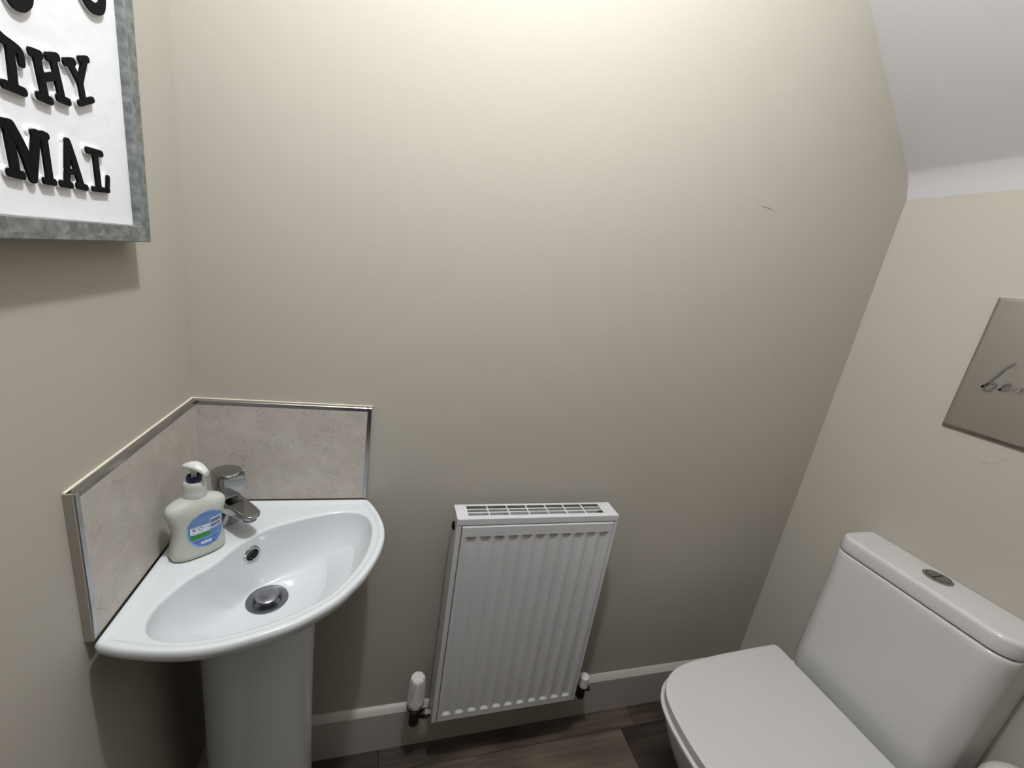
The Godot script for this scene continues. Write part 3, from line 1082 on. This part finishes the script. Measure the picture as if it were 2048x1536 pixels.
	# convector fins inside
	md = MD.new()
	var a := []
	var b := []
	for i in 45:
		var x := lerpf(x0 + 0.02, x1 - 0.02, i / 44.0)
		var z := zb + 0.012 if (i / 2) % 2 == 0 else zf - 0.016
		a.append(Vector3(x, y1 - 0.030, z))
		b.append(Vector3(x, y0 + 0.03, z))
	md.sheet([PackedVector3Array(a), PackedVector3Array(b)], Vector3.BACK)
	part(md, "convector", white, t)
	# vent plug on the left end, near the top
	var dark := mat(Color(0.16, 0.145, 0.13), 0.35, 0.8)
	md = MD.new()
	md.lathe([Vector2(0.0105, 0.0), Vector2(0.0105, 0.0035), Vector2(0.009, 0.0045), Vector2(0.0075, 0.0045), Vector2(0.0072, 0.0025), Vector2(0.0001, 0.0025)], Vector3(x0, 0.7440, 0.0660), Vector3.LEFT, 6, false, false)
	part(md, "vent_plug", dark, t, 20.0)
	# wall brackets
	for x in [x0 + 0.07, x1 - 0.07]:
		part(box(Vector3(x - 0.012, y0 + 0.10, 0.0), Vector3(x + 0.012, y1 - 0.10, zb + 0.001), 0.001), "wall_bracket", white, t)
	valves(t, x0, x1)


func valves(t: Node3D, x0: float, x1: float) -> void:
	var copper := mat(Color(0.23, 0.165, 0.135), 0.42, 0.75)
	var brass := mat(Color(0.36, 0.33, 0.28), 0.45, 0.7)
	var white := mat(Color(0.84, 0.835, 0.82), 0.35)
	# thermostatic valve on the left
	var c := Vector3(0.4770, 0.0, 0.0620)
	var md := MD.new()
	md.lathe([Vector2(0.009, 0.143), Vector2(0.0125, 0.147), Vector2(0.0125, 0.160), Vector2(0.0105, 0.163), Vector2(0.0105, 0.176), Vector2(0.0135, 0.180), Vector2(0.0135, 0.196)], c, Vector3.UP, 24)
	md.lathe([Vector2(0.009, 0.0), Vector2(0.009, 0.012), Vector2(0.0115, 0.013), Vector2(0.0115, 0.019)], c + Vector3(0.008, 0.172, 0.0), Vector3.RIGHT, 24)
	md.tube([c + Vector3(0, 0.152, 0.0), c + Vector3(0, 0.152, -0.03), c + Vector3(0, 0.152, -0.062)], 0.0075)
	var body := part(md, "valve_body", copper, t)
	md = MD.new()
	md.lathe([Vector2(0.0125, 0.027), Vector2(0.0125, 0.035), Vector2(0.0095, 0.036), Vector2(0.0095, 0.0415)], c + Vector3(0, 0.172, 0.0), Vector3.RIGHT, 6)
	part(md, "union_nut", brass, body, 20.0)
	md = MD.new()
	md.lathe([Vector2(0.0150, 0.194), Vector2(0.0205, 0.203), Vector2(0.0222, 0.214), Vector2(0.0200, 0.216)], c, Vector3.UP, 40)
	part(md, "collar", mat(Color(0.025, 0.025, 0.025), 0.3), body)
	# ribbed white head
	var rings := []
	for k in [[0.213, 0.0208, 0.0], [0.219, 0.0222, 0.0], [0.230, 0.0222, 0.0], [0.234, 0.0216, 0.6], [0.262, 0.0206, 1.0], [0.284, 0.0192, 1.0], [0.294, 0.0184, 0.7], [0.2985, 0.0172, 0.2], [0.3000, 0.0158, 0.0], [0.2992, 0.0135, 0.0], [0.3004, 0.0122, 0.0], [0.3008, 0.0020, 0.0]]:
		var r := PackedVector3Array()
		for i in 144:
			var a := TAU * i / 144.0
			var rib: float = k[2] * (0.0005 if i % 8 < 5 else -0.0034)
			# a smooth band faces the room
			if absf(angle_difference(a, 1.75)) < 0.2 or absf(angle_difference(a, 4.9)) < 0.2: rib = 0.0
			r.append(c + Vector3(cos(a) * (k[1] + rib), k[0], sin(a) * (k[1] + rib)))
		rings.append(r)
	md = MD.new()
	md.loft(rings)
	var head := part(md, "thermostat_head", white, t, 30.0)
	var ink := mat(Color(0.06, 0.06, 0.06), 0.5)
	for a in [0.5, 1.35, 2.7, 4.9, 5.7]:
		var p := c + Vector3(cos(a) * 0.0144, 0.2992, sin(a) * 0.0144)
		part(box(p - Vector3(0.0012, 0.0005, 0.0008), p + Vector3(0.0012, 0.0014, 0.0008), 0.0003), "dial_mark", ink, head)
	for a in [1.15, 2.05]:
		md = MD.new()
		md.lathe([Vector2(0.0016, -0.001), Vector2(0.0016, 0.0006)], c + Vector3(cos(a) * 0.0222, 0.2225, sin(a) * 0.0222), Vector3(cos(a), 0, sin(a)), 12)
		part(md, "dial_mark", ink, head)
	# lockshield valve on the right
	c = Vector3(0.9580, 0.0, 0.0620)
	md = MD.new()
	md.lathe([Vector2(0.008, 0.140), Vector2(0.0110, 0.144), Vector2(0.0110, 0.156), Vector2(0.0095, 0.160), Vector2(0.0095, 0.168), Vector2(0.0120, 0.172), Vector2(0.0120, 0.186), Vector2(0.009, 0.190), Vector2(0.009, 0.200)], c, Vector3.UP, 24)
	md.lathe([Vector2(0.009, 0.0), Vector2(0.009, 0.016), Vector2(0.0115, 0.018), Vector2(0.0115, 0.030), Vector2(0.008, 0.031), Vector2(0.008, 0.0405)], c + Vector3(0, 0.170, 0), Vector3.LEFT, 24)
	md.lathe([Vector2(0.006, 0.006), Vector2(0.006, 0.016), Vector2(0.0045, 0.018)], c + Vector3(0, 0.186, 0.006), Vector3(0.9, 0, 0.436), 16)
	md.tube([c + Vector3(0, 0.148, 0.0), c + Vector3(0, 0.148, -0.03), c + Vector3(0, 0.148, -0.062)], 0.0075)
	part(md, "valve_body", copper, t)
	md = MD.new()
	md.lathe([Vector2(0.0140, 0.188), Vector2(0.0145, 0.190), Vector2(0.0138, 0.218), Vector2(0.0128, 0.2205), Vector2(0.0105, 0.2205), Vector2(0.0098, 0.2185), Vector2(0.0005, 0.2183)], c, Vector3.UP, 40)
	part(md, "valve_cap", white, t)


# ------------------------------------------------------------------ toilet
func toilet() -> void:
	var zc := 0.385
	var t := thing("toilet", "white close-coupled toilet with its lid down", "toilet", Vector3(1.30, 0.0, zc))
	var china := mat(Color(0.775, 0.77, 0.765), 0.14)
	var plastic := mat(Color(0.775, 0.77, 0.76), 0.3)
	# cistern
	var rings := []
	for k in [[0.3880, 1.486, 0.157, 0.036], [0.3910, 1.4775, 0.162, 0.040], [0.398, 1.4725, 0.1655, 0.042], [0.412, 1.4700, 0.167, 0.043], [0.440, 1.4695, 0.168, 0.043], [0.480, 1.4705, 0.1685, 0.043], [0.560, 1.4745, 0.170, 0.043], [0.680, 1.4810, 0.172, 0.042], [0.738, 1.4835, 0.1725, 0.038], [0.7490, 1.4845, 0.1730, 0.037], [0.7530, 1.4870, 0.1712, 0.036], [0.7545, 1.4910, 0.1680, 0.033]]:
		rings.append(ring_at(rounded(k[1], W - 0.002, zc - k[2], zc + k[2], k[3], 0.004), k[0]))
	var md := MD.new()
	md.loft(rings)
	var body := part(md, "cistern", china, t, 45.0)
	rings = []
	for k in [[0.7535, 1.4925, 0.1665, 0.032], [0.7575, 1.4925, 0.1665, 0.032], [0.7578, 1.4862, 0.1712, 0.036], [0.7595, 1.4848, 0.1725, 0.037], [0.7700, 1.4845, 0.1730, 0.037], [0.7850, 1.4855, 0.1722, 0.036], [0.7905, 1.4870, 0.1708, 0.035], [0.7935, 1.4900, 0.1680, 0.032], [0.7945, 1.4940, 0.1640, 0.028]]:
		rings.append(ring_at(rounded(k[1], W - 0.0015, zc - k[2], zc + k[2], k[3], 0.003), k[0]))
	rings.append(ring_at(drawn_in(rounded(1.4940, W - 0.0015, zc - 0.1640, zc + 0.1640, 0.028, 0.003), 0.06), 0.7945))
	md = MD.new()
	md.loft(rings)
	var lid := part(md, "cistern_lid", china, t, 45.0)
	# dual flush button
	var b := Vector3(1.5630, 0.7945, zc)
	md = MD.new()
	md.lathe([Vector2(0.0270, 0.0), Vector2(0.0268, 0.0015), Vector2(0.0245, 0.0032), Vector2(0.0215, 0.0032), Vector2(0.0205, 0.0012), Vector2(0.0003, 0.0010)], b, Vector3.UP, 56)
	var ring := part(md, "flush_button", chrome, lid)
	ring.name = "flush_button"
	md = MD.new()
	for s in [0, 1]:
		var r0 := PackedVector3Array()
		var r1 := PackedVector3Array()
		var r2 := PackedVector3Array()
		for i in 25:
			var a: float = lerpf(-0.5 * PI, 0.5 * PI, i / 24.0) + PI * s
			var p := Vector3(sin(a) * 0.0192, 0.0, cos(a) * 0.0192) + Vector3(0, 0, 0.0012 if s == 0 else -0.0012)
			# an S-shaped parting line
			r0.append(b + p)
			r1.append(b + p + Vector3.UP * 0.0035)
			r2.append(b + p * 0.92 + Vector3(0, 0.0044, 0.0006 if s == 0 else -0.0006))
		md.loft([r0, r1, r2])
	part(md, "flush_key", mat(Color(0.60, 0.59, 0.58), 0.2, 1.0), lid)
	# seat outline, seen from above
	var side := [Vector2(1.4180, -0.1755), Vector2(1.36, -0.1745), Vector2(1.30, -0.1725), Vector2(1.24, -0.1700), Vector2(1.18, -0.1662), Vector2(1.125, -0.1605), Vector2(1.078, -0.1480), Vector2(1.042, -0.1275), Vector2(1.018, -0.0980), Vector2(1.0075, -0.0640), Vector2(1.0035, -0.0300), Vector2(1.0025, 0.0)]
	var half := [Vector2(1.4300, 0.0), Vector2(1.4300, -0.05), Vector2(1.4300, -0.10), Vector2(1.4300, -0.14)]
	for i in 9:
		var a := 0.5 * PI * i / 8.0
		half.append(Vector2(1.4180 + 0.012 * cos(a), -0.1635 - 0.012 * sin(a)))
	var curve := smooth(side, 4)
	half.append_array(curve.slice(1))
	var loop := []
	for p in half:
		loop.append(Vector2(p.x, zc + p.y))
	for i in range(half.size() - 2, 0, -1):
		loop.append(Vector2(half[i].x, zc - half[i].y))
	md = MD.new()
	rings = []
	for k in [[0.4115, -0.006], [0.4118, -0.0012], [0.4130, 0.0002], [0.4290, 0.0016], [0.4315, 0.0008], [0.4326, -0.0010], [0.4330, -0.005]]:
		rings.append(ring_at(grown(loop, k[1]), k[0]))
	rings.append(ring_at(drawn_in(grown(loop, -0.005), 0.04), 0.4330))
	md.loft(rings)
	part(md, "lid", plastic, t, 40.0)
	md = MD.new()
	rings = []
	for k in [[0.3995, 0.000], [0.4000, 0.0040], [0.4025, 0.0066], [0.4070, 0.0066], [0.4095, 0.0040], [0.4102, -0.004]]:
		rings.append(ring_at(grown(loop, k[1]), k[0]))
	md.loft(rings)
	part(md, "seat", plastic, t, 40.0)
	# hinges at the back of the seat
	for s in [-1, 1]:
		md = MD.new()
		md.lathe([Vector2(0.009, -0.018), Vector2(0.010, -0.017), Vector2(0.010, 0.017), Vector2(0.009, 0.018)], Vector3(1.437, 0.412, zc + s * 0.075), Vector3.BACK, 20)
		part(md, "hinge", chrome, t)
	# pan
	rings = []
	var pan := [[0.0, 1.125, 1.585, 0.115, 0.10], [0.015, 1.120, 1.588, 0.118, 0.10], [0.08, 1.125, 1.588, 0.112, 0.10], [0.18, 1.100, 1.588, 0.120, 0.105], [0.26, 1.060, 1.588, 0.138, 0.12], [0.32, 1.030, 1.588, 0.155, 0.135], [0.365, 1.013, 1.588, 0.166, 0.145], [0.388, 1.008, 1.588, 0.171, 0.150], [0.396, 1.009, 1.587, 0.170, 0.150], [0.3990, 1.013, 1.584, 0.166, 0.146]]
	for k in pan:
		var r := ring_at(rounded(k[1], k[2], zc - k[3], zc + k[3], k[3] * 0.82, 0.02, 14), k[0])
		for i in r.size():
			if r[i].x > 1.44: # the shelf under the cistern is lower and narrower than the rim
				r[i].y = minf(r[i].y, 0.3875)
				r[i].z = zc + (r[i].z - zc) * 0.9
		rings.append(r)
	md = MD.new()
	md.loft(rings)
	part(md, "pan", china, t, 45.0)


# ------------------------------------------------------------------ wall pieces
func sign_board() -> void:
	var d := 0.0290
	var bx := 0.0190
	var z0 := 0.1668
	var z1 := 0.5700
	var y0 := 1.2795
	var y1 := 1.7400
	var f := 0.0200
	var t := thing("wall_sign", "white sign with raised black letters in galvanised metal frame", "sign", Vector3(0.0, y0, (z0 + z1) / 2.0))
	part(box(Vector3(0.003, y0 + 0.004, z0 + 0.004), Vector3(bx, y1 - 0.004, z1 - 0.004)), "board", painted(Color(0.89, 0.89, 0.90), 0.6, 0.35), t)
	var zinc := mat(Color.WHITE, 0.45, 0.35)
	zinc.albedo_texture = zinc_texture()
	zinc.uv1_triplanar = true
	zinc.uv1_world_triplanar = true
	zinc.uv1_scale = Vector3(7, 7, 7)
	var co := [Vector2(z0, y0), Vector2(z1, y0), Vector2(z1, y1), Vector2(z0, y1)]
	var ci := [Vector2(z0 + f, y0 + f), Vector2(z1 - f, y0 + f), Vector2(z1 - f, y1 - f), Vector2(z0 + f, y1 - f)]
	for k in 4:
		var rings := []
		for q in [k, (k + 1) % 4]:
			var o: Vector2 = co[q]
			var i: Vector2 = ci[q]
			var m := o.lerp(i, 0.06)
			var n := o.lerp(i, 0.94)
			rings.append(PackedVector3Array([Vector3(0.0005, o.y, o.x), Vector3(d - 0.001, o.y, o.x), Vector3(d, m.y, m.x), Vector3(d, n.y, n.x), Vector3(d - 0.001, i.y, i.x), Vector3(bx - 0.003, i.y, i.x)]))
		var md := MD.new()
		md.loft(rings)
		part(md, "frame_rail", zinc, t, 20.0)
	var black := mat(Color(0.022, 0.02, 0.022), 0.6)
	black.metallic_specular = 0.25
	var raised := mat(Color(0.90, 0.90, 0.905), 0.55)
	var to3 := func(z: float, y: float, o: float) -> Vector3: return Vector3(bx + o, y, z)
	for k in SIGN_LETTERS:
		var md := MD.new()
		var lift := 0.0
		for s in SIGN_LETTERS[k]:
			stroke(md, s[0], s[1], 0.0, 0.0040 + lift, to3)
			lift += 0.00006
		var o := part(md, "letter", black, t, 30.0)
		md = MD.new()
		lift = 0.0
		for s in SIGN_LETTERS[k]:
			stroke(md, s[0], s[1] + 0.0014, -0.001, 0.0022 + lift, to3)
			lift += 0.00006
		part(md, "letter_edge", raised, o, 30.0)


func plaque() -> void:
	var z0 := 0.2610
	var z1 := 0.5610
	var y0 := 1.1170
	var y1 := 1.4120
	var t := thing("mirror_plaque", "square mirrored plaque with glittery script lettering above the cistern", "plaque", Vector3(W, y0, (z0 + z1) / 2.0))
	var glass := mat(Color(0.79, 0.775, 0.765), 0.14, 1.0)
	var md := MD.new()
	var rings := []
	for k in [[0.0, 0.0], [0.0055, 0.0], [0.0085, 0.006]]:
		rings.append(PackedVector3Array([Vector3(W - k[0], y0 + k[1], z0 + k[1]), Vector3(W - k[0], y0 + k[1], z1 - k[1]), Vector3(W - k[0], y1 - k[1], z1 - k[1]), Vector3(W - k[0], y1 - k[1], z0 + k[1])]))
	md.loft(rings)
	part(md, "mirror_panel", glass, t, 10.0)
	var glitter := mat(Color(0.40, 0.40, 0.40), 0.45, 0.4)
	glitter.normal_enabled = true
	glitter.normal_texture = stipple(6, 256, 0.25)
	glitter.normal_scale = 2.0
	glitter.uv1_triplanar = true
	glitter.uv1_scale = Vector3(12, 12, 12)
	for k in PLAQUE_LETTERS:
		md = MD.new()
		for s in PLAQUE_LETTERS[k]:
			stroke(md, s[0], s[1], -0.0005, 0.0012, func(z: float, y: float, o: float) -> Vector3: return Vector3(W - 0.0085 - o, y, z))
		part(md, "letter", glitter, t, 30.0)


func canister() -> void:
	var c := Vector3(1.530, 0.0, 0.628)
	var t := thing("canister", "slim white canister with a domed lid beside the toilet cistern", "canister", c)
	var white := mat(Color(0.80, 0.79, 0.77), 0.4)
	var md := MD.new()
	md.lathe([Vector2(0.048, 0.0), Vector2(0.050, 0.004), Vector2(0.051, 0.475), Vector2(0.050, 0.478)], c, Vector3.UP, 48)
	part(md, "body", white, t)
	md = MD.new()
	md.lathe([Vector2(0.0525, 0.478), Vector2(0.054, 0.481), Vector2(0.054, 0.505), Vector2(0.052, 0.521), Vector2(0.0455, 0.537), Vector2(0.034, 0.549), Vector2(0.018, 0.556), Vector2(0.0005, 0.558)], c, Vector3.UP, 48)
	part(md, "lid", white, t)
